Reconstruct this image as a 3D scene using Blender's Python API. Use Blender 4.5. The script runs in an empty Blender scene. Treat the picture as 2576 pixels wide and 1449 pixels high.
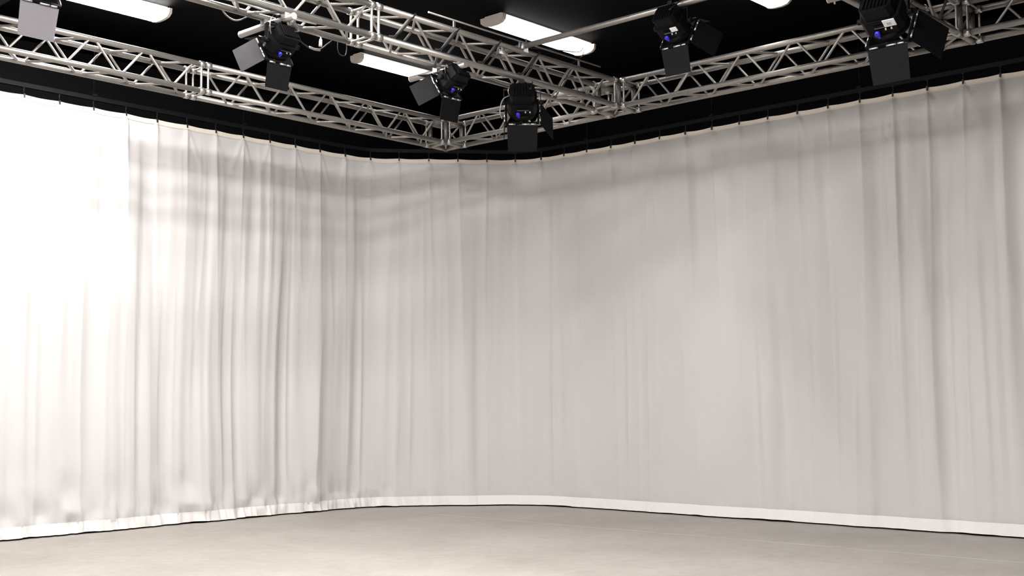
import bpy, math, random
import numpy as np
from mathutils import Matrix, Vector

random.seed(7)
rng = np.random.default_rng(11)
SC = bpy.context.scene
COL = SC.collection

# ------------------------------------------------------------------ camera
# World axes: +X runs along the left curtain towards the right curtain,
# +Y runs along the right curtain towards the left one, Z is up. Metres.
CAM_H = 1.22
F_PX, PITCH, ROLL, TH = 3050.0, 0.092, 0.008, 0.737


def cam_dir(x, y, z):
    c, s = math.cos(ROLL), math.sin(ROLL)
    x, z = c * x + s * z, -s * x + c * z
    c, s = math.cos(PITCH), math.sin(PITCH)
    y, z = c * y - s * z, s * y + c * z
    return Vector((x * math.sin(TH) + y * math.cos(TH), -x * math.cos(TH) + y * math.sin(TH), z))


right, fwd, up = cam_dir(1, 0, 0), cam_dir(0, 1, 0), cam_dir(0, 0, 1)
m = Matrix((right, up, -fwd)).transposed().to_4x4()
m.translation = (0, 0, CAM_H)
cd = bpy.data.cameras.new('camera')
cd.sensor_width = 36.0
cd.lens = F_PX / 2576 * 36.0
cd.clip_end = 100
cam = bpy.data.objects.new('camera', cd)
cam.matrix_world = m
COL.objects.link(cam)
SC.camera = cam

# ------------------------------------------------------------------ world and exposure
w = bpy.data.worlds.new('world')
SC.world = w
w.use_nodes = True
w.node_tree.nodes['Background'].inputs[0].default_value = (0.02, 0.02, 0.022, 1)
w.node_tree.nodes['Background'].inputs[1].default_value = 0.2
SC.view_settings.view_transform = 'Standard'
SC.view_settings.look = 'None'
SC.view_settings.gamma = 1.0
SC.view_settings.use_curve_mapping = False
SC.view_settings.exposure = 1.38
try:
    SC.cycles.use_denoising = True
    SC.cycles.max_bounces = 4
    SC.cycles.diffuse_bounces = 3
    SC.cycles.glossy_bounces = 2
    SC.cycles.transmission_bounces = 1
    SC.cycles.caustics_reflective = False
    SC.cycles.caustics_refractive = False
    SC.cycles.use_adaptive_sampling = True
    SC.cycles.adaptive_threshold = 0.08
    SC.cycles.adaptive_min_samples = 8
except Exception:
    pass
LAMP = 7.0          # radiance of the dimmest fluorescent diffusers

# ------------------------------------------------------------------ materials
MATS = {}


def mat(name, col, rough=0.6, metal=0.0, noise=None, emit=None, bump=None, spec=0.5):
    """noise = (scale, amount, dark colour) ; bump = (scale, strength)"""
    mt = bpy.data.materials.new(name)
    mt.use_nodes = True
    nt = mt.node_tree
    b = nt.nodes['Principled BSDF']
    b.inputs['Base Color'].default_value = (*col, 1)
    b.inputs['Roughness'].default_value = rough
    b.inputs['Metallic'].default_value = metal
    b.inputs['Specular IOR Level'].default_value = spec
    tc = nt.nodes.new('ShaderNodeTexCoord')
    if noise:
        n = nt.nodes.new('ShaderNodeTexNoise')
        n.inputs['Scale'].default_value = noise[0]
        n.inputs['Detail'].default_value = 6
        n.inputs['Roughness'].default_value = 0.65
        nt.links.new(tc.outputs['Object'], n.inputs['Vector'])
        r = nt.nodes.new('ShaderNodeValToRGB')
        r.color_ramp.elements[0].position = 0.5 - noise[1]
        r.color_ramp.elements[1].position = 0.5 + noise[1]
        r.color_ramp.elements[0].color = (*noise[2], 1)
        r.color_ramp.elements[1].color = (*col, 1)
        nt.links.new(n.outputs['Fac'], r.inputs['Fac'])
        nt.links.new(r.outputs['Color'], b.inputs['Base Color'])
    if bump:
        n2 = nt.nodes.new('ShaderNodeTexNoise')
        n2.inputs['Scale'].default_value = bump[0]
        n2.inputs['Detail'].default_value = 4
        nt.links.new(tc.outputs['Object'], n2.inputs['Vector'])
        bp = nt.nodes.new('ShaderNodeBump')
        bp.inputs['Strength'].default_value = bump[1]
        bp.inputs['Distance'].default_value = 0.01
        nt.links.new(n2.outputs['Fac'], bp.inputs['Height'])
        nt.links.new(bp.outputs['Normal'], b.inputs['Normal'])
    if emit:
        b.inputs['Emission Color'].default_value = (*emit[0], 1)
        b.inputs['Emission Strength'].default_value = emit[1]
    MATS[name] = mt
    return mt


mat('cloth', (0.68, 0.655, 0.64), 0.92, noise=(1.3, 0.35, (0.665, 0.645, 0.63)), spec=0.1)
mat('heading_tape', (0.86, 0.79, 0.69), 0.9, noise=(9, 0.3, (0.80, 0.73, 0.63)), spec=0.1)
mat('hem_cloth', (0.90, 0.87, 0.84), 0.9, noise=(5, 0.3, (0.87, 0.845, 0.81)), spec=0.15)
mat('aluminium', (0.36, 0.338, 0.312), 0.42, 0.8, noise=(25, 0.3, (0.30, 0.28, 0.256)))
mat('steel', (0.62, 0.60, 0.57), 0.35, 0.9, noise=(40, 0.3, (0.45, 0.44, 0.42)))
mat('dull_steel', (0.20, 0.195, 0.19), 0.5, 0.7, noise=(40, 0.3, (0.14, 0.14, 0.135)))
mat('black_paint', (0.005, 0.005, 0.0052), 0.8, noise=(1.0, 0.3, (0.004, 0.004, 0.0042)), spec=0.06)
mat('ceiling_black', (0.0012, 0.0012, 0.0013), 0.7, noise=(0.7, 0.3, (0.0009, 0.0009, 0.001)), bump=(2.5, 0.3), spec=0.03)
mat('rail_black', (0.005, 0.005, 0.0054), 0.6, noise=(8, 0.3, (0.0038, 0.0038, 0.0042)), spec=0.10)
mat('hook_black', (0.015, 0.015, 0.015), 0.5, noise=(30, 0.3, (0.01, 0.01, 0.01)))
mat('lamp_black', (0.003, 0.003, 0.0032), 0.5, noise=(14, 0.3, (0.002, 0.002, 0.0022)), spec=0.12)
mat('flap_black', (0.0042, 0.0042, 0.0043), 0.65, noise=(9, 0.3, (0.0034, 0.0034, 0.0035)), spec=0.10)
mat('flap_half_lit', (0.055, 0.052, 0.055), 0.6, noise=(9, 0.3, (0.045, 0.043, 0.046)), spec=0.2)  # greyer copy of the black flap, moderate light put into its colour
mat('flap_lit', (0.16, 0.15, 0.158), 0.6, noise=(9, 0.3, (0.14, 0.132, 0.14)), spec=0.2)  # black flap with strong light put into its colour
mat('blue_plastic', (0.035, 0.03, 0.62), 0.4, noise=(20, 0.3, (0.03, 0.025, 0.5)))
mat('label_white', (0.75, 0.75, 0.75), 0.5, noise=(60, 0.3, (0.65, 0.65, 0.66)))
mat('lens_glass', (0.25, 0.25, 0.26), 0.12, noise=(40, 0.3, (0.2, 0.2, 0.21)))
mat('cable_black', (0.014, 0.014, 0.014), 0.55, noise=(30, 0.3, (0.01, 0.01, 0.01)))
mat('cable_grey', (0.30, 0.295, 0.285), 0.5, noise=(30, 0.3, (0.24, 0.235, 0.23)))
mat('plug_white', (0.82, 0.82, 0.8), 0.4, noise=(30, 0.3, (0.75, 0.75, 0.73)))
mat('fixture_housing', (0.72, 0.69, 0.64), 0.5, noise=(12, 0.3, (0.66, 0.63, 0.58)))
mat('fixture_cap', (0.55, 0.49, 0.42), 0.5, noise=(12, 0.3, (0.50, 0.44, 0.38)))
mat('diffuser', (0.9, 0.9, 0.9), 0.4, emit=((1.0, 0.98, 0.98), LAMP * 0.36))
mat('diffuser_mid', (0.9, 0.9, 0.9), 0.4, emit=((1.0, 0.98, 0.98), LAMP * 5.0))
mat('diffuser_new', (0.9, 0.9, 0.9), 0.4, emit=((1.0, 0.98, 0.98), LAMP * 2.7))
mat('diffuser_strong', (0.9, 0.9, 0.9), 0.4, emit=((1.0, 0.98, 0.98), LAMP * 7.0))
mat('box_grey', (0.42, 0.41, 0.39), 0.5, noise=(20, 0.3, (0.36, 0.35, 0.33)))


def floor_material():
    mt = bpy.data.materials.new('concrete')
    mt.use_nodes = True
    nt = mt.node_tree
    b = nt.nodes['Principled BSDF']
    tc = nt.nodes.new('ShaderNodeTexCoord')

    def noise(scale, det, sx=1.0, sy=1.0):
        mp = nt.nodes.new('ShaderNodeMapping')
        mp.inputs['Scale'].default_value = (sx, sy, 1)
        nt.links.new(tc.outputs['Object'], mp.inputs['Vector'])
        n = nt.nodes.new('ShaderNodeTexNoise')
        n.inputs['Scale'].default_value = scale
        n.inputs['Detail'].default_value = det
        n.inputs['Roughness'].default_value = 0.62
        nt.links.new(mp.outputs['Vector'], n.inputs['Vector'])
        return n

    n1 = noise(0.9, 8)
    r1 = nt.nodes.new('ShaderNodeValToRGB')
    e = r1.color_ramp.elements
    e[0].position, e[1].position = 0.3, 0.72
    e[0].color, e[1].color = (0.365, 0.332, 0.290, 1), (0.458, 0.424, 0.380, 1)
    nt.links.new(n1.outputs['Fac'], r1.inputs['Fac'])
    n2 = noise(9, 6)
    r2 = nt.nodes.new('ShaderNodeValToRGB')
    e = r2.color_ramp.elements
    e[0].position, e[1].position = 0.28, 0.66
    e[0].color, e[1].color = (0.86, 0.86, 0.86, 1), (1, 1, 1, 1)
    nt.links.new(n2.outputs['Fac'], r2.inputs['Fac'])
    mx = nt.nodes.new('ShaderNodeMix')
    mx.data_type = 'RGBA'
    mx.blend_type = 'MULTIPLY'
    mx.inputs['Factor'].default_value = 1
    nt.links.new(r1.outputs['Color'], mx.inputs['A'])
    nt.links.new(r2.outputs['Color'], mx.inputs['B'])
    # small dark specks
    n3 = noise(38, 2)
    r3 = nt.nodes.new('ShaderNodeValToRGB')
    e = r3.color_ramp.elements
    e[0].position, e[1].position = 0.20, 0.26
    e[0].color, e[1].color = (0.55, 0.55, 0.55, 1), (1, 1, 1, 1)
    nt.links.new(n3.outputs['Fac'], r3.inputs['Fac'])
    mx2 = nt.nodes.new('ShaderNodeMix')
    mx2.data_type = 'RGBA'
    mx2.blend_type = 'MULTIPLY'
    mx2.inputs['Factor'].default_value = 1
    nt.links.new(mx.outputs['Result'], mx2.inputs['A'])
    nt.links.new(r3.outputs['Color'], mx2.inputs['B'])
    nt.links.new(mx2.outputs['Result'], b.inputs['Base Color'])
    n4 = noise(3, 5)
    mr = nt.nodes.new('ShaderNodeMapRange')
    mr.inputs['To Min'].default_value = 0.42
    mr.inputs['To Max'].default_value = 0.62
    nt.links.new(n4.outputs['Fac'], mr.inputs['Value'])
    nt.links.new(mr.outputs['Result'], b.inputs['Roughness'])
    b.inputs['Specular IOR Level'].default_value = 0.35
    bp = nt.nodes.new('ShaderNodeBump')
    bp.inputs['Strength'].default_value = 0.12
    bp.inputs['Distance'].default_value = 0.004
    nt.links.new(n2.outputs['Fac'], bp.inputs['Height'])
    nt.links.new(bp.outputs['Normal'], b.inputs['Normal'])
    MATS['concrete'] = mt


floor_material()
mat('joint_filler', (0.58, 0.545, 0.49), 0.6, noise=(1.2, 0.12, (0.45, 0.415, 0.36)))


# ------------------------------------------------------------------ mesh helpers
class MB:
    """collects simple shapes; build() links them as ONE mesh object"""

    def __init__(self):
        self.v, self.f, self.s = [], [], []

    def _add(self, vs, fs, smooth):
        o = len(self.v)
        self.v += [tuple(p) for p in vs]
        self.f += [tuple(i + o for i in q) for q in fs]
        self.s += list(smooth) if isinstance(smooth, (list, tuple)) else [smooth] * len(fs)
        return self

    def hexa(self, p):
        """8 corner points: bottom ring 0-3, top ring 4-7"""
        return self._add(p, [(3, 2, 1, 0), (4, 5, 6, 7), (0, 1, 5, 4), (1, 2, 6, 5), (2, 3, 7, 6), (3, 0, 4, 7)], False)

    def box(self, c, s, M=None):
        x, y, z = s[0] / 2, s[1] / 2, s[2] / 2
        p = [Vector((c[0] + a * x, c[1] + b * y, c[2] + d * z)) for d in (-1, 1)
             for a, b in ((-1, -1), (1, -1), (1, 1), (-1, 1))]
        if M is not None:
            p = [M @ q for q in p]
        return self.hexa(p)

    def prism(self, prof, a0, a1, axes='xyz', M=None):
        """profile (p,q) extruded along first axis of axes"""
        n = len(prof)
        ix = ['xyz'.index(k) for k in axes]
        vs = []
        for a in (a0, a1):
            for p, q in prof:
                c = [0, 0, 0]
                c[ix[0]], c[ix[1]], c[ix[2]] = a, p, q
                vs.append(M @ Vector(c) if M is not None else Vector(c))
        fs = [tuple(range(n - 1, -1, -1)), tuple(range(n, 2 * n))]
        fs += [(i, (i + 1) % n, n + (i + 1) % n, n + i) for i in range(n)]
        return self._add(vs, fs, False)

    def cyl(self, p0, p1, r0, r1=None, seg=12, M=None, cap=True):
        p0, p1 = Vector(p0), Vector(p1)
        r1 = r0 if r1 is None else r1
        d = (p1 - p0).normalized()
        a = d.orthogonal().normalized()
        b = d.cross(a)
        vs = []
        for p, r in ((p0, r0), (p1, r1)):
            for k in range(seg):
                t = 2 * math.pi * k / seg
                vs.append(p + (a * math.cos(t) + b * math.sin(t)) * r)
        if M is not None:
            vs = [M @ q for q in vs]
        fs = [(k, (k + 1) % seg, seg + (k + 1) % seg, seg + k) for k in range(seg)]
        sm = [True] * seg
        if cap:
            fs += [tuple(range(seg - 1, -1, -1)), tuple(range(seg, 2 * seg))]
            sm += [False, False]
        return self._add(vs, fs, sm)

    def tube(self, pts, r, seg=8):
        pts = [Vector(p) for p in pts]
        n = len(pts)
        vs = []
        ref = None
        for i, p in enumerate(pts):
            d = (pts[min(i + 1, n - 1)] - pts[max(i - 1, 0)]).normalized()
            if ref is None:
                ref = d.orthogonal().normalized()
            ref = (ref - d * ref.dot(d)).normalized()
            b = d.cross(ref)
            for k in range(seg):
                t = 2 * math.pi * k / seg
                vs.append(p + (ref * math.cos(t) + b * math.sin(t)) * r)
        fs = []
        for i in range(n - 1):
            for k in range(seg):
                k2 = (k + 1) % seg
                fs.append((i * seg + k, i * seg + k2, (i + 1) * seg + k2, (i + 1) * seg + k))
        sm = [True] * len(fs)
        fs += [tuple(range(seg - 1, -1, -1)), tuple(range((n - 1) * seg, n * seg))]
        sm += [False, False]
        return self._add(vs, fs, sm)

    def mesh(self, name, material):
        me = bpy.data.meshes.new(name)
        me.from_pydata(self.v, [], self.f)
        me.polygons.foreach_set('use_smooth', self.s)
        me.materials.append(MATS[material])
        me.update()
        return me

    def build(self, name, material, parent=None):
        return link(name, self.mesh(name, material), parent)


def link(name, data, parent=None):
    o = bpy.data.objects.new(name, data)
    COL.objects.link(o)
    if parent is not None:
        o.parent = parent
    return o


def empty(name, loc=(0, 0, 0), rz=0.0):
    o = link(name, None)
    o.empty_display_size = 0.1
    o.location = loc
    o.rotation_euler = (0, 0, rz)
    return o


def tag(o, label=None, cat=None, group=None, kind=None):
    for k, v in (('label', label), ('category', cat), ('group', group), ('kind', kind)):
        if v:
            o[k] = v
    return o


def grid_mesh(name, V, material, parent):
    """V: array (rows, cols, 3) -> smooth quad sheet"""
    R, C, _ = V.shape
    idx = np.arange(R * C).reshape(R, C)
    q = np.stack([idx[:-1, :-1], idx[:-1, 1:], idx[1:, 1:], idx[1:, :-1]], -1).reshape(-1, 4)
    me = bpy.data.meshes.new(name)
    me.vertices.add(R * C)
    me.vertices.foreach_set('co', V.reshape(-1).astype(np.float32))
    me.loops.add(q.size)
    me.loops.foreach_set('vertex_index', q.reshape(-1).astype(np.int32))
    me.polygons.add(len(q))
    me.polygons.foreach_set('loop_start', np.arange(0, q.size, 4, dtype=np.int32))
    me.polygons.foreach_set('use_smooth', np.ones(len(q), dtype=bool))
    me.materials.append(MATS[material])
    me.update(calc_edges=True)
    me.validate()
    return link(name, me, parent)


# ------------------------------------------------------------------ room shell
X0, X1, Y0, Y1, CEIL = -6.0, 11.5, -6.0, 11.5, 4.82
fl = MB().box(((X0 + X1) / 2, (Y0 + Y1) / 2, -0.05), (X1 - X0, Y1 - Y0, 0.1)).build('floor', 'concrete')
tag(fl, 'pale grey-beige polished concrete studio floor', 'floor', kind='structure')
MB().box((9.215, 2.5, 0.0006), (0.013, 16.0, 0.0012)).build('joint_strip', 'joint_filler', fl)
ce = MB().box(((X0 + X1) / 2, (Y0 + Y1) / 2, CEIL + 0.05), (X1 - X0, Y1 - Y0, 0.1)).build('ceiling', 'ceiling_black')
tag(ce, 'black painted studio ceiling above the trusses', 'ceiling', kind='structure')
for nm, c, s, lb in (
        ('wall_left', ((X0 + X1) / 2, Y1 + 0.05, CEIL / 2), (X1 - X0, 0.1, CEIL), 'black wall behind the left stretch of white curtain'),
        ('wall_right', (X1 + 0.05, (Y0 + Y1) / 2, CEIL / 2), (0.1, Y1 - Y0, CEIL), 'black wall behind the right stretch of white curtain'),
        ('wall_front', ((X0 + X1) / 2, Y0 - 0.05, CEIL / 2), (X1 - X0, 0.1, CEIL), 'black wall on the near right side of the studio'),
        ('wall_back', (X0 - 0.05, (Y0 + Y1) / 2, CEIL / 2), (0.1, Y1 - Y0, CEIL), 'black wall behind the camera side of the studio')):
    tag(MB().box(c, s).build(nm, 'black_paint'), lb, 'wall', kind='structure')

# ------------------------------------------------------------------ curtain
ZTOP = 4.075
left_u = [5.136 + 0.3475 * k for k in range(-18, 11)]           # hooks along the left wall
nodes = [(u, 10.76) for u in left_u]
nodes += [(8.976, 10.752), (9.318, 10.695), (9.589, 10.492), (9.850, 10.258), (10.104, 10.024), (10.362, 9.795),
          (10.600, 9.550), (10.719, 9.242), (10.750, 8.912), (10.760, 8.578)]
nodes += [(10.768, 8.238 - 0.3355 * k) for k in range(0, 29)]
nodes = np.array(nodes)


def catmull(P, per):
    out, hook_i = [], []
    n = len(P)
    for i in range(n - 1):
        p0, p1, p2, p3 = P[max(i - 1, 0)], P[i], P[i + 1], P[min(i + 2, n - 1)]
        hook_i.append(len(out))
        for k in range(per):
            t = k / per
            out.append(0.5 * (2 * p1 + (p2 - p0) * t + (2 * p0 - 5 * p1 + 4 * p2 - p3) * t * t + (3 * p1 - p0 - 3 * p2 + p3) * t ** 3))
    hook_i.append(len(out))
    out.append(P[-1])
    return np.array(out), np.array(hook_i)


PER = 36                                                        # columns between two hooks
path, hook_i = catmull(nodes, PER)
seg = np.linalg.norm(np.diff(path, axis=0), axis=1)
S = np.concatenate([[0], np.cumsum(seg)])
tan = np.gradient(path, axis=0)
tan /= np.linalg.norm(tan, axis=1)[:, None]
NRM = np.stack([tan[:, 1], -tan[:, 0]], 1)                      # points into the room
NRM = np.where((NRM @ np.array([1.0, 1.0]) > 0)[:, None], -NRM, NRM)
S_HOOK = S[hook_i]
NC = len(S)


def vnoise(x, y, seed):
    """smooth 2D value noise in [-1,1]"""
    r = np.random.default_rng(seed)
    tab = r.uniform(-1, 1, (256, 64))
    xi, yi = np.floor(x).astype(int), np.floor(y).astype(int)
    fx, fy = x - xi, y - yi
    fx = fx * fx * fx * (fx * (fx * 6 - 15) + 10)
    fy = fy * fy * (3 - 2 * fy)
    g = lambda a, b: tab[a % 256, b % 64]
    return ((g(xi, yi) * (1 - fx) + g(xi + 1, yi) * fx) * (1 - fy) + (g(xi, yi + 1) * (1 - fx) + g(xi + 1, yi + 1) * fx) * fy)


# left wall is pulled into deeper folds than the corner and the right wall
s_corner0, s_corner1 = S[hook_i[29]], S[hook_i[38]]


def smooth(a, b, x):
    t = np.clip((x - a) / (b - a), 0, 1)
    return t * t * (3 - 2 * t)


def fold(s, z):
    """displacement into the room, s (cols) and z (rows) broadcast"""
    t = ZTOP - z
    leftness = 1 - smooth(s_corner0 - 0.5, s_corner0 + 1.5, s)
    rightness = smooth(s_corner1 + 1.5, s_corner1 + 4.0, s)
    env_top = 0.12 + 0.88 * smooth(0.0, 0.9, t)
    env_bot = 0.55 + 0.45 * smooth(0.05, 0.9, z)
    amp = 1.75 * (1.0 + 0.22 * leftness + 0.50 * rightness)
    drift = 0.04 * vnoise(s / 1.7, t / 2.2, 5) * t / 2
    ss = s + drift
    d = 0.020 * vnoise(ss / 0.42, t / 5.0, 1) + 0.015 * vnoise(ss / 0.19, t / 3.5, 2) + 0.0055 * vnoise(ss / 0.085, t / 2.2, 3)
    rid = 1 - 2 * np.abs(vnoise(ss / 0.37 + 7.3, t / 4.5, 4))
    d = d + 0.011 * rid
    rid2 = 1 - 2 * np.abs(vnoise(ss / 0.145 + 3.1, t / 3.0, 8))
    d = d + 0.0055 * rid2
    d = d * env_top * env_bot * amp
    # pleats that start at every hook
    r = np.random.default_rng(21)
    for sh in S_HOOK:
        a = r.uniform(0.35, 1.0)
        dr = r.uniform(-0.03, 0.03)
        ln = r.uniform(0.8, 3.0)
        x = np.abs(s - sh - dr * t)
        wd = 0.014 + 0.030 * np.sqrt(np.maximum(t, 0))
        d = d + 0.034 * a * np.exp(-x / wd) * np.exp(-t / ln) * smooth(0.0, 0.12, t)
        for k in range(3):
            mm = r.uniform(-0.42, 0.42)
            c = r.uniform(0.25, 1.0) * (0.5 + 0.5 * np.maximum(leftness, rightness))
            x = s - sh - mm * t
            wd = 0.014 + 0.070 * t
            d = d + 0.015 * c * np.exp(-(x / wd) ** 2) * np.exp(-t / 0.38) * smooth(0.0, 0.1, t)
    # sag between hooks near the heading
    # crumpled lower edge where the left stretch is gathered
    b = z
    d = d + (0.045 * leftness + 0.010) * vnoise(s / 0.16 + b * 1.4, b / 0.22, 12) * np.exp(-(b - 0.12) / 0.22) * smooth(0.05, 0.22, b)
    d = d + (0.012 * leftness + 0.004) * vnoise(s / 0.055 + b * 2.0, b / 0.12, 13) * np.exp(-(b - 0.08) / 0.16)
    return d


def sheet(i0, i1, zrows, off, damp=1.0, sag=True):
    s = S[None, i0:i1 + 1]
    k = np.searchsorted(hook_i, np.arange(i0, i1 + 1), side='right') - 1
    k = np.clip(k, 0, len(hook_i) - 2)
    fr = (np.arange(i0, i1 + 1) - hook_i[k]) / (hook_i[k + 1] - hook_i[k])
    dip = 0.008 * np.sin(np.pi * fr) ** 0.8
    Z = zrows[:, None] + 0 * s
    if sag:
        Z = Z - dip[None, :] * smooth(ZTOP - 0.5, ZTOP, zrows)[:, None]
    d = fold(s, zrows[:, None]) * damp + off
    V = np.empty((len(zrows), i1 - i0 + 1, 3))
    V[..., 0] = path[None, i0:i1 + 1, 0] + NRM[None, i0:i1 + 1, 0] * d
    V[..., 1] = path[None, i0:i1 + 1, 1] + NRM[None, i0:i1 + 1, 1] * d
    V[..., 2] = Z
    return V


curtain = empty('curtain', (10.2, 10.2, 0))
tag(curtain, 'white floor-length studio curtain hung in folds around the corner on a black rail', 'curtain')
IC = curtain.matrix_world.inverted()
OFF = np.array([10.2, 10.2, 0.0])
rows = np.concatenate([np.linspace(ZTOP - 0.03, ZTOP - 0.8, 46), np.linspace(ZTOP - 0.82, 0.62, 62), np.linspace(0.60, 0.095, 36)])
# three cloth widths, seams at the corner and on the right stretch
cut1, cut2 = hook_i[30] + 4, int(np.argmin(np.abs(path[:, 1] - 5.585) + 100 * (path[:, 0] < 10.6)))
for i0, i1, o in ((0, cut1 + 1, 0.0), (cut1, cut2, -0.0015), (cut2 - 2, NC - 1, 0.002)):
    grid_mesh('cloth_panel', sheet(i0, i1, rows, o) - OFF, 'cloth', curtain)
    grid_mesh('heading_tape', sheet(i0, i1, np.linspace(ZTOP, ZTOP - 0.048, 7), o + 0.005) - OFF, 'heading_tape', curtain)
    # hem: a doubled band, pleated on the left stretch and flat on the right
    hz = np.linspace(0.118, 0.014, 12)
    H = sheet(i0, i1, hz, o + 0.007 + 0.030 * (0.118 - hz[:, None]) / 0.1 * (1 - 0.75 * (1 - smooth(s_corner0 + 0.4, s_corner0 + 2.2, S[None, i0:i1 + 1]))), 0.9)
    s = S[None, i0:i1 + 1]
    lf = 1 - smooth(s_corner0 + 0.4, s_corner0 + 2.2, s)
    puck = lf * 0.010 * vnoise(s / 0.030 + hz[:, None] * 3, hz[:, None] / 0.3, 31)
    lift = np.maximum(0, vnoise(s / 0.20, 0 * s, 33)) * 0.007 * smooth(0.09, 0.014, hz)[:, None]
    H[..., 0] += NRM[None, i0:i1 + 1, 0] * puck
    H[..., 1] += NRM[None, i0:i1 + 1, 1] * puck
    H[..., 2] += lift
    grid_mesh('hem', H - OFF, 'hem_cloth', curtain)

# hooks: clip on the heading, stem and runner up in the rail
hk = MB()
hk.box((0, 0.004, -0.012), (0.014, 0.030, 0.040))
hk.cyl((0, 0, 0.005), (0, 0, 0.085), 0.0035, seg=8)
hk.box((0, 0, 0.075), (0.022, 0.016, 0.018))
hk_me = hk.mesh('hook', 'hook_black')
for i in hook_i[8:-1]:
    o = link('hook', hk_me, curtain)
    o.location = (path[i, 0] - 10.2, path[i, 1] - 10.2, ZTOP)
    o.rotation_euler = (0, 0, math.atan2(-NRM[i, 0], NRM[i, 1]))

# curtain rail with drop rods
rail = empty('curtain_rail', (10.2, 10.2, ZTOP))
tag(rail, 'slim black curtain rail curving above the white curtain', 'rail')
step = 6
pr = path[::step]
nr = NRM[::step]
vs = np.zeros((len(pr), 4, 3))
for k, (o, z) in enumerate(((-0.016, 0.070), (0.016, 0.070), (0.016, 0.112), (-0.016, 0.112))):
    vs[:, k, 0] = pr[:, 0] + nr[:, 0] * o - 10.2
    vs[:, k, 1] = pr[:, 1] + nr[:, 1] * o - 10.2
    vs[:, k, 2] = z
n = len(pr)
rm = MB()
fs = []
for i in range(n - 1):
    for k in range(4):
        fs.append((4 * i + k, 4 * i + (k + 1) % 4, 4 * (i + 1) + (k + 1) % 4, 4 * (i + 1) + k))
fs += [(3, 2, 1, 0), tuple(4 * (n - 1) + k for k in range(4))]
rm._add(vs.reshape(-1, 3), fs, False)
rm.build('track_profile', 'rail_black', rail)
rod = MB()
rod.cyl((0, 0, 0.112), (0, 0, CEIL - ZTOP - 0.002), 0.006, seg=8)
rod.box((0, 0, 0.122), (0.05, 0.05, 0.02))
rod_me = rod.mesh('drop_rod', 'rail_black')
for i in list(hook_i[20:30:5]) + [hook_i[32] - 8, hook_i[33] + 2, hook_i[34] - 24] + list(hook_i[38:62:5]):
    o = link('drop_rod', rod_me, rail)
    o.location = (path[i, 0] - 10.2, path[i, 1] - 10.2, 0)

# ------------------------------------------------------------------ trusses
TW = 0.24                        # chord spacing
ZB = CAM_H + 2.75                # lower chord height
CR, BR_ = 0.0245, 0.0105         # tube radii
NODE = 0.4925
brace_cache = {}


def brace_mesh(L, name='brace'):
    k = round(L, 3)
    if k not in brace_cache:
        brace_cache[k] = MB().cyl((0, 0, 0), (0, 0, L), BR_, seg=8, cap=False).mesh('brace', 'aluminium')
    return brace_cache[k]


def bar(parent, p, q, name='brace'):
    p, q = Vector(p), Vector(q)
    d = q - p
    o = link(name, brace_mesh(d.length), parent)
    o.location = p
    o.rotation_mode = 'QUATERNION'
    o.rotation_quaternion = d.to_track_quat('Z', 'Y')
    return o


def truss(label, origin, rz, length, segs, group=None):
    """box truss along local +X; section 0..TW in local Y and Z.
    segs: (a, b, phase) where phase is the x of one upper node of the side faces"""
    t = empty('lighting_truss', origin, rz)
    tag(t, label, 'truss', group)
    for a, b, ph in segs:
        for y in (0, TW):
            for z in (0, TW):
                MB().cyl((a, y, z), (b, y, z), CR, seg=14).build('chord', 'aluminium', t)
                for e, dr in ((a, 1), (b, -1)):                 # coupler sleeves at both ends
                    MB().cyl((e + dr * 0.006, y, z), (e + dr * 0.055, y, z), CR + 0.005, seg=12).build('coupler', 'steel', t)
        for e in (a + 0.03, b - 0.03):                          # end frames
            bar(t, (e, 0, 0), (e, 0, TW), 'end_strut')
            bar(t, (e, TW, 0), (e, TW, TW), 'end_strut')
            bar(t, (e, 0, 0), (e, TW, 0), 'end_strut')
            bar(t, (e, 0, TW), (e, TW, TW), 'end_strut')
        k0 = math.ceil((a + 0.05 - ph) / NODE)
        x = ph + k0 * NODE
        g = 0.022
        while x < b - 0.04:
            for h in (-1, 1):
                x2 = x + h * NODE / 2
                if x2 < a + 0.02 or x2 > b - 0.02:
                    continue
                bar(t, (x + h * g, 0, TW), (x2 - h * g, 0, 0))
                bar(t, (x2 - h * g, TW, TW), (x + h * g, TW, 0))
                # lattice of the upper and lower faces
                bar(t, (x + h * g, 0, TW), (x2 - h * g, TW, TW))
                bar(t, (x + h * g, TW, 0), (x2 - h * g, 0, 0))
            x += NODE
    return t


def along(x0, x1, joints, ph_list):
    edges = [x0] + joints + [x1]
    return edges, ph_list


TR_X0 = 0.6
YL, YC, YD = 9.11, 6.79, 3.53
XR = 9.0
tL = truss('aluminium box truss running just in front of the left curtain', (TR_X0, YL, ZB), 0, XR - TR_X0,
           [(3.06 - TR_X0, 5.99 - TR_X0, 4.917 - TR_X0), (6.00 - TR_X0, XR - 0.03 - TR_X0, 6.41 - TR_X0)])
tC = truss('aluminium box truss with cables crossing the middle of the ceiling', (TR_X0, YC, ZB), 0, XR - TR_X0,
           [(3.06 - TR_X0, 5.955 - TR_X0, 4.92 - TR_X0), (5.965 - TR_X0, XR - 0.03 - TR_X0, 6.35 - TR_X0)])
tD = truss('aluminium box truss at the top right edge behind the rightmost spotlight', (TR_X0, YD, ZB), 0, XR - TR_X0,
           [(3.06 - TR_X0, 5.955 - TR_X0, 4.92 - TR_X0), (5.965 - TR_X0, XR - 0.03 - TR_X0, 6.35 - TR_X0)])


def truss_y(label, y0, y1, ph):
    # local +X -> world -Y ; section Y -> world +X
    o = truss(label, (XR, y0, ZB), -math.pi / 2, y0 - y1, [(0.0, y0 - y1, y0 - ph)])
    return o


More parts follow.
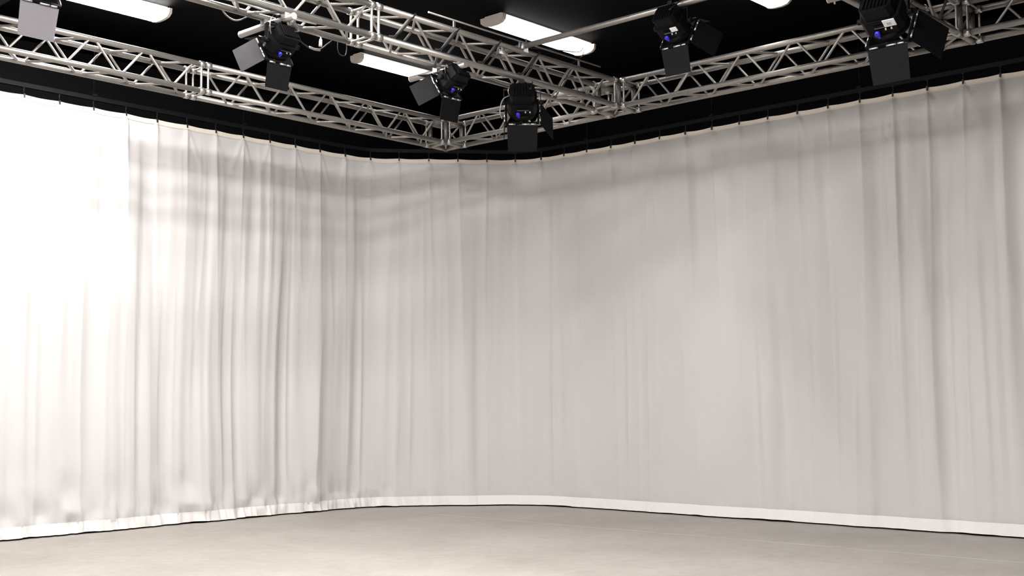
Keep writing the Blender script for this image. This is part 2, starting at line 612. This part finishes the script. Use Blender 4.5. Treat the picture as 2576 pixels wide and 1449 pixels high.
# rotating by -90 deg maps local Y to world +X
truss_y('short aluminium box truss between the two corner blocks at the far corner', YL - 0.03, YC + TW + 0.03, 8.6)
truss_y('long aluminium box truss running in front of the right curtain', YC - 0.03, YD + TW + 0.03, 5.434)
truss_y('aluminium box truss leaving the picture at the upper right', YD - 0.03, -0.2, 3.05)


def corner(x, y, label):
    t = empty('truss_corner_block', (x, y, ZB))
    tag(t, label, 'truss', 'truss corner blocks')
    for a in (0, TW):
        for b in (0, TW):
            MB().cyl((a, b, -CR), (a, b, TW + CR), CR, seg=14).build('post', 'dull_steel', t)
    for z in (0, TW):
        for p, q in (((0, 0), (TW, 0)), ((TW, 0), (TW, TW)), ((TW, TW), (0, TW)), ((0, TW), (0, 0))):
            MB().cyl((*p, z), (*q, z), CR, seg=14).build('chord', 'aluminium', t)
        bar(t, (0, 0, z), (TW, TW, z))
    bar(t, (0, 0, 0), (TW, 0, TW))
    bar(t, (TW, 0, 0), (TW, TW, TW))
    return t


corner(XR, YL, 'dim truss corner block in the far corner where two trusses meet')
corner(XR, YC, 'truss corner block where the cabled middle truss meets the right truss')
corner(XR, YD, 'truss corner block beside the rightmost spotlight')

# ------------------------------------------------------------------ ceiling fluorescents


def fluorescent(x, y, width, label, dm='diffuser', length=1.39):
    t = empty('fluorescent_light', (x, y, CEIL))
    tag(t, label, 'ceiling light', 'fluorescent ceiling lights')
    h = length / 2
    wt = width / 2
    MB().prism([(-wt * 0.75, -0.001), (-wt * 0.8, -0.028), (wt * 0.8, -0.028), (wt * 0.75, -0.001)], -h + 0.02, h - 0.02).build('housing', 'fixture_housing', t)
    pr_ = [(-wt, -0.03), (-wt * 0.96, -0.062), (-wt * 0.72, -0.088), (-wt * 0.3, -0.098), (wt * 0.3, -0.098), (wt * 0.72, -0.088), (wt * 0.96, -0.062), (wt, -0.03)]
    dv = MB()
    k_ = len(pr_)
    dv._add([(a, p, q) for a in (-h + 0.045, h - 0.03) for p, q in pr_], [(i, i + 1, k_ + i + 1, k_ + i) for i in range(k_ - 1)], True)
    dv.build('diffuser', dm, t)
    cp = [(-wt * 1.03, -0.018), (-wt * 1.0, -0.064), (-wt * 0.75, -0.092), (-wt * 0.3, -0.103), (wt * 0.3, -0.103), (wt * 0.75, -0.092), (wt, -0.064), (wt * 1.03, -0.018)]
    MB().prism(cp, -h, -h + 0.045).build('end_cap', 'fixture_cap', t)
    MB().prism(cp, h - 0.03, h).build('end_cap', 'fixture_cap', t)
    return t


fluorescent(5.22, 9.69, 0.315, 'very bright fluorescent light glaring above the left truss, top left', 'diffuser_new')
fluorescent(8.73, 9.46, 0.165, 'narrow fluorescent light partly hidden by a dark spotlight, above the far corner')
fluorescent(8.78, 7.57, 0.285, 'wide fluorescent light above the middle truss crossed by thin wires')
fluorescent(8.82, 5.36, 0.26, 'fluorescent light cut off by the top edge, right of centre')
for x, y, dm in ((5.22, 7.57, 'diffuser_strong'), (5.22, 5.36, 'diffuser_mid'), (5.22, 3.17, 'diffuser_mid'), (1.70, 9.69, 'diffuser'),
                 (3.45, 6.55, 'diffuser_mid'), (3.45, 4.30, 'diffuser_mid'), (3.45, 2.05, 'diffuser_mid'),  # unseen in-between row, added to smear the truss shadow bands
                 (1.70, 5.36, 'diffuser_mid'), (1.70, 3.17, 'diffuser_mid'), (1.70, 0.98, 'diffuser_mid'),
                 (-1.80, 7.57, 'diffuser_mid'), (-1.80, 4.27, 'diffuser_mid'), (-1.80, 0.98, 'diffuser_mid')):
    fluorescent(x, y, 0.285, 'unseen fluorescent light placed on the studio ceiling for the room light', dm)

# ------------------------------------------------------------------ pipes
PIPE_Z = CAM_H + 2.99 + CR + 0.026
pp = empty('lighting_pipe', (7.66, 6.75, PIPE_Z))
tag(pp, 'single aluminium pipe laid across the middle truss carrying a spotlight', 'pipe')
MB().cyl((0, 0.35, 0), (0, -3.6, 0), 0.0245, seg=14).build('tube', 'aluminium', pp)


def swivel(parent, loc, name='clamp'):
    c = MB()
    c.box((loc[0], loc[1], loc[2]), (0.055, 0.05, 0.075))
    c.cyl((loc[0] - 0.05, loc[1] + 0.01, loc[2] + 0.03), (loc[0] + 0.06, loc[1] + 0.01, loc[2] + 0.03), 0.008, seg=8)
    c.cyl((loc[0] + 0.03, loc[1], loc[2]), (loc[0] + 0.03, loc[1], loc[2] + 0.09), 0.007, seg=8)
    return c.build(name, 'steel', parent)


swivel(pp, (0, 0.04, -0.02))
swivel(pp, (0, 0.28, -0.02))
swivel(pp, (0, -3.0, -0.02))


def bracket(x, y0, y1, label, ty=YC):
    """short pipe clamped under a truss"""
    z = ZB - CR - 0.028
    t = empty('bracket_pipe', (x, y0, z))
    tag(t, label, 'pipe', 'short bracket pipes under the trusses')
    MB().cyl((0, 0, 0), (0, y1 - y0, 0), 0.025, seg=14).build('tube', 'aluminium', t)
    MB().cyl((0, y1 - y0 - 0.002, 0), (0, y1 - y0 + 0.003, 0), 0.0255, seg=14).build('end_plug', 'label_white', t)
    for y in (ty, ty + TW):
        c = MB()
        c.box((0, y - y0, 0.014), (0.06, 0.05, 0.045))
        c.cyl((0.034, y - y0, -0.03), (0.034, y - y0, 0.05), 0.007, seg=8)
        c.build('clamp', 'steel', t)
    return t


bracket(3.36, 6.70, 7.34, 'short pipe under the middle truss at the top left edge')
bracket(5.13, 6.70, 7.335, 'short bright pipe sticking out left above the grey-flapped spotlight')
bracket(6.85, 6.70, 7.35, 'short pipe above the dark spotlight in front of the narrow light')

bracket(7.415, 3.33, 3.80, 'short pipe above the rightmost spotlight just outside the top edge', YD)

# thin conduit on top of the middle truss
cz = ZB + TW + CR + 0.05
ct = empty('conduit', (6.5, YC - 0.02, cz))
tag(ct, 'thin conduit running along the top of the middle truss', 'pipe')
MB().cyl((0, 0, 0), (2.2, 0, 0), 0.008, seg=8).build('tube', 'aluminium', ct)
for dx in (0.3, 1.1, 1.9):
    MB().box((dx, 0.012, -0.03), (0.02, 0.012, 0.06)).build('saddle', 'dull_steel', ct)

# ------------------------------------------------------------------ spotlights
BZ = ZB - CR - 0.028


def spotlight(clamp, yaw, zc, size, label, flaps=None, tilt=32.0, sticker=0, lightened=(None, None)):
    """clamp: centre of the carrying tube; the lamp faces local +Y (turned by yaw), tilted down.
    flaps: side -> (angle from the lens axis, length, outer width factor)"""
    t = empty('spotlight', clamp, math.radians(yaw))
    tag(t, label, 'spotlight', 'spotlights with barn doors')
    s = size
    # hook clamp on the pipe and yoke
    c = MB()
    c.box((0, 0, 0.030), (0.04, 0.075, 0.012))
    c.box((0, 0.033, -0.004), (0.04, 0.012, 0.07))
    c.box((0, -0.033, -0.004), (0.04, 0.012, 0.07))
    c.box((0, 0, -0.034), (0.05, 0.078, 0.012))
    c.cyl((-0.05, 0.048, -0.01), (0.05, 0.048, -0.01), 0.008, seg=8)
    c.build('clamp', 'lamp_black', t)
    yw = 0.53 * s + 0.012
    yk = MB()
    yk.box((0, 0, -0.046), (2 * yw, 0.036, 0.008))
    arm = -zc - 0.03
    for sx in (-1, 1):
        yk.box((sx * yw, 0, -0.046 - arm / 2), (0.007, 0.036, arm))
    yk.build('yoke', 'lamp_black', t)
    M = Matrix.Translation((0, 0, zc)) @ Matrix.Rotation(math.radians(-tilt), 4, 'X')
    for sx in (-1, 1):
        MB().cyl((sx * (yw - 0.012), 0, zc), (sx * (yw + 0.026), 0, zc), 0.020, seg=12).build('tilt_knob', 'lamp_black', t)
    # housing: chamfered box, stepped, with a round lens tube in front
    hw, hh = 0.46 * s, 0.37 * s

    def prof(a, b):
        k = 0.3 * b
        return [(-a + k, -b), (a - k, -b), (a, -b + k), (a, b - k), (a - k, b), (-a + k, b), (-a, b - k), (-a, -b + k)]

    b = MB()
    b.prism(prof(hw * 0.84, hh * 0.86), -0.52 * s, -0.20 * s, 'yxz', M)
    b.prism(prof(hw, hh), -0.20 * s, 0.20 * s, 'yxz', M)
    b.cyl((0, 0.20 * s, 0), (0, 0.375 * s, 0), 0.43 * s, 0.46 * s, seg=28, M=M)
    body = b.build('housing', 'lamp_black', t)
    for k in range(7):                                          # cooling fins on the back
        MB().box(((-0.27 + 0.09 * k) * s, -0.545 * s, 0), (0.012, 0.07 * s, 0.5 * s), M).build('cooling_fin', 'lamp_black', body)
    for k in range(4):                                          # slots under the housing
        MB().box((0.02 * s, (-0.16 + 0.07 * k) * s, -hh - 0.002), (0.36 * s, 0.018 * s, 0.008), M).build('vent_rib', 'dull_steel' if k == 2 else 'lamp_black', body)
    MB().cyl((0, 0.372 * s, 0), (0, 0.385 * s, 0), 0.42 * s, seg=28, M=M).build('lens', 'lens_glass', t)
    # blue focus knob under the housing
    k = MB()
    k.cyl((-0.13 * s, 0.10 * s, -hh), (-0.13 * s, 0.10 * s, -hh - 0.10 * s), 0.055 * s, 0.062 * s, seg=14, M=M)
    k.box((-0.11 * s, 0.16 * s, -hh - 0.055 * s), (0.05 * s, 0.10 * s, 0.09 * s), M)
    k.build('focus_knob', 'blue_plastic', t)
    for dx in (0.10, 0.24):
        MB().cyl((dx * s, 0.03 * s, -hh), (dx * s, 0.03 * s, -hh - 0.05 * s), 0.026 * s, seg=10, M=M).build('button', 'steel', t)
    if sticker:
        lb = MB().box((0.24 * s, -0.12 * s, -hh - 0.006), (0.25 * s * sticker, 0.17 * s * sticker, 0.006), M).build('sticker', 'label_white', t)
        if sticker > 1:
            MB().box((0.23 * s, -0.12 * s, -hh - 0.0105), (0.09 * s, 0.07 * s, 0.003), M).build('printed_mark', 'box_grey', lb)
    # barn door: square frame, hinges and four flaps
    fw = 0.5 * s
    y = 0.40 * s
    fr = MB()
    for sx in (-1, 1):
        fr.box((sx * fw, y, 0), (0.016, 0.016, 2 * fw + 0.016), M)
        fr.box((0, y, sx * fw), (2 * fw - 0.016, 0.016, 0.016), M)
    bd = fr.build('barn_door', 'lamp_black', t)
    spec = {'bottom': (46, 0.86, 0.93), 'top': (40, 0.80, 0.93), 'left': (4, 0.80, 0.95), 'right': (30, 0.90, 1.0)}
    spec.update(flaps or {})
    rotz = {'bottom': 0, 'right': -90, 'top': 180, 'left': 90}
    for side, (ang, ln, ow) in spec.items():
        # built for the bottom side, then turned round the lens axis
        Q = M @ Matrix.Rotation(math.radians(rotz[side]), 4, 'Y') @ Matrix.Translation((0, y, -fw - 0.008)) @ Matrix.Rotation(math.radians(-ang), 4, 'X')
        L = ln * s
        w0, w1 = fw * 0.97, fw * 0.97 * ow
        th = 0.0022
        p = []
        for z in (-th, th):
            p += [Q @ Vector((-w0, 0.012, z)), Q @ Vector((w0, 0.012, z)), Q @ Vector((w1, L, z)), Q @ Vector((-w1, L, z))]
        fo = MB().hexa(p).build('flap', lightened[1] if side == lightened[0] else 'flap_black', bd)
        if side == lightened[0]:  # this flap's paler colour stands for light falling on it
            fo['label'] = 'black flap coloured paler as if lit'
        for a0, a1 in ((-0.85, -0.42), (-0.02, 0.46), (0.52, 0.84)):
            MB().cyl((a0 * fw, 0.004, -0.006), (a1 * fw, 0.004, -0.006), 0.0065, seg=8, M=Q).build('hinge', 'steel', bd)
    # power cable from the back up to the tube, and a safety wire
    st = M @ Vector((0.2 * s, -0.52 * s, 0.1 * s))
    pts = []
    for q in range(13):
        f = q / 12
        pts.append(Vector((st.x * (1 - f) + 0.09 * f, st.y * (1 - f) - 0.02 * f - 0.07 * math.sin(math.pi * f), st.z * (1 - f) + 0.02 * f - 0.05 * math.sin(math.pi * f))))
    MB().tube(pts, 0.006, 6).build('power_cable', 'cable_black', t)
    pts = [Vector((-0.07 - 0.05 * math.sin(math.pi * f), -0.03 * math.sin(math.pi * f), 0.02 + (zc + 0.05 * s - 0.02) * f)) for f in [q / 10 for q in range(11)]]
    MB().tube(pts, 0.003, 6).build('safety_wire', 'steel', t)
    return t


LEFTWARD = {'left': (32, 0.92, 1.0), 'right': (4, 0.80, 0.95)}
spotlight((3.36, 6.85, BZ), 0, -0.13, 0.25, 'spotlight at the top left edge with one barn door flap coloured pale as if lit', LEFTWARD, lightened=('bottom', 'flap_lit'))
spotlight((5.13, 6.85, BZ), 0, -0.165, 0.215, 'spotlight under the middle truss with a left flap coloured grey as if lit and blue knob, left of centre', LEFTWARD, lightened=('left', 'flap_half_lit'))
spotlight((6.85, 6.85, BZ), 0, -0.10, 0.22, 'very dark spotlight silhouetted against the narrow fluorescent light', LEFTWARD)
spotlight((7.63, 6.79, BZ), -48, -0.158, 0.275, 'spotlight hanging in front of the far corner of the room')
spotlight((7.66, 5.242, PIPE_Z), -90, -0.147, 0.255, 'spotlight hanging from the single pipe right of centre', sticker=0.9)
spotlight((7.415, 3.40, BZ), -90, -0.208, 0.285, 'large spotlight with a white sticker at the upper right', sticker=1.15)

# ------------------------------------------------------------------ cables and boxes on the middle truss


def cable(label, pts, r, m_='cable_black', sub=8, plug=None):
    out, _ = catmull(np.array(pts, float), sub)
    o0 = Vector(pts[0])
    o = MB().tube([Vector(p) - o0 for p in out], r, 6).build('cable', m_)
    o.location = o0
    tag(o, label, 'cable')
    return o


cable('pale cable loop sagging under the middle truss at the top left',
      [(4.765, 7.06, 3.985), (4.792, 7.065, 3.950), (4.832, 7.07, 3.926), (4.882, 7.07, 3.912), (4.936, 7.07, 3.925), (5.0, 7.065, 3.965), (5.023, 7.06, 3.985)], 0.0055, 'cable_grey')
c2 = cable('dark cable loop with a white plug hanging under the middle truss',
           [(5.398, 7.06, 3.950), (5.432, 7.065, 3.915), (5.487, 7.07, 3.880), (5.573, 7.07, 3.853), (5.66, 7.07, 3.868), (5.713, 7.065, 3.910), (5.762, 7.06, 3.950)], 0.0055, 'cable_black')
pg = MB()
pg.cyl((0, 0, 0), (0.004, 0, 0.055), 0.014, 0.011, seg=10)
pg.cyl((0.004, 0, 0.055), (0.006, 0, 0.075), 0.006, seg=8)
p_ = pg.build('plug', 'plug_white', c2)
p_.location = (5.652 - 5.398, 0.0, 3.885 - 3.950)
c3 = MB().tube([(0, 0, 0), (0.05, 0.0, -0.006), (0.10, 0.0, -0.002)], 0.010, 8).build('connector', 'cable_grey', c2)
c3.location = (5.573 - 5.398 - 0.02, 0.008, 3.853 - 3.950 + 0.006)
cable('faint black cable loop under the joint of the middle truss',
      [(5.821, 7.06, 3.955), (5.824, 7.065, 3.90), (5.85, 7.07, 3.865), (5.90, 7.07, 3.868), (5.912, 7.065, 3.91), (5.907, 7.06, 3.955)], 0.0045)
cable('pale cable loop beside the spotlight in front of the far corner',
      [(7.63, 6.85, 3.93), (7.56, 6.85, 3.83), (7.466, 6.85, 3.778), (7.425, 6.85, 3.715), (7.414, 6.85, 3.64), (7.45, 6.86, 3.60)], 0.005, 'cable_grey')
cable('thin wire dropping in front of the wide fluorescent light',
      [(7.70, 6.80, 4.26), (7.907, 6.83, 4.30), (8.168, 6.84, 4.345), (8.60, 6.95, 4.44), (9.30, 7.45, 4.735)], 0.004)
cable('thin wire from the wide fluorescent light down to the middle truss',
      [(9.33, 7.46, 4.735), (8.75, 7.02, 4.45), (8.461, 6.84, 4.32), (8.334, 6.83, 4.245)], 0.004)
cable('black power cable lying along the near lower tube of the middle truss',
      [(3.1 + 0.3 * k, YC + 0.012 + 0.006 * (k % 2), ZB + CR + 0.008) for k in range(20)], 0.008, sub=3)
for k in range(3):
    cable(('upper', 'middle', 'lower')[k] + ' pale cable lying in the bright left end of the middle truss',
          [(3.1 + 0.22 * j, YC + 0.06 + 0.055 * k + 0.018 * math.sin(1.9 * j + k), ZB + 0.02 + 0.006 * k) for j in range(12)], 0.008, 'cable_grey', sub=3)
for x in (6.35, 6.842, 7.335, 7.828):
    o = cable('black cable tied along a brace of the middle truss',
              [(x + 0.02, YC - 0.012, ZB + TW + 0.028), (x - 0.03, YC - 0.020, ZB + TW - 0.02), (x - 0.13, YC - 0.022, ZB + 0.11), (x - 0.21, YC - 0.020, ZB + 0.04), (x - 0.25, YC + 0.0, ZB + CR + 0.012)], 0.0095)
    o['group'] = 'black cables tied to the braces'

jb = empty('junction_box', (5.75, 6.92, ZB + TW + CR))
tag(jb, 'small grey junction box on top of the middle truss near its joint', 'box')
MB().box((0, 0, 0.03), (0.14, 0.09, 0.06)).build('casing', 'box_grey', jb)
MB().box((0, 0, 0.063), (0.145, 0.095, 0.008)).build('lid', 'plug_white', jb)
MB().cyl((0.07, 0, 0.03), (0.10, 0, 0.03), 0.012, seg=10).build('cable_gland', 'cable_black', jb)
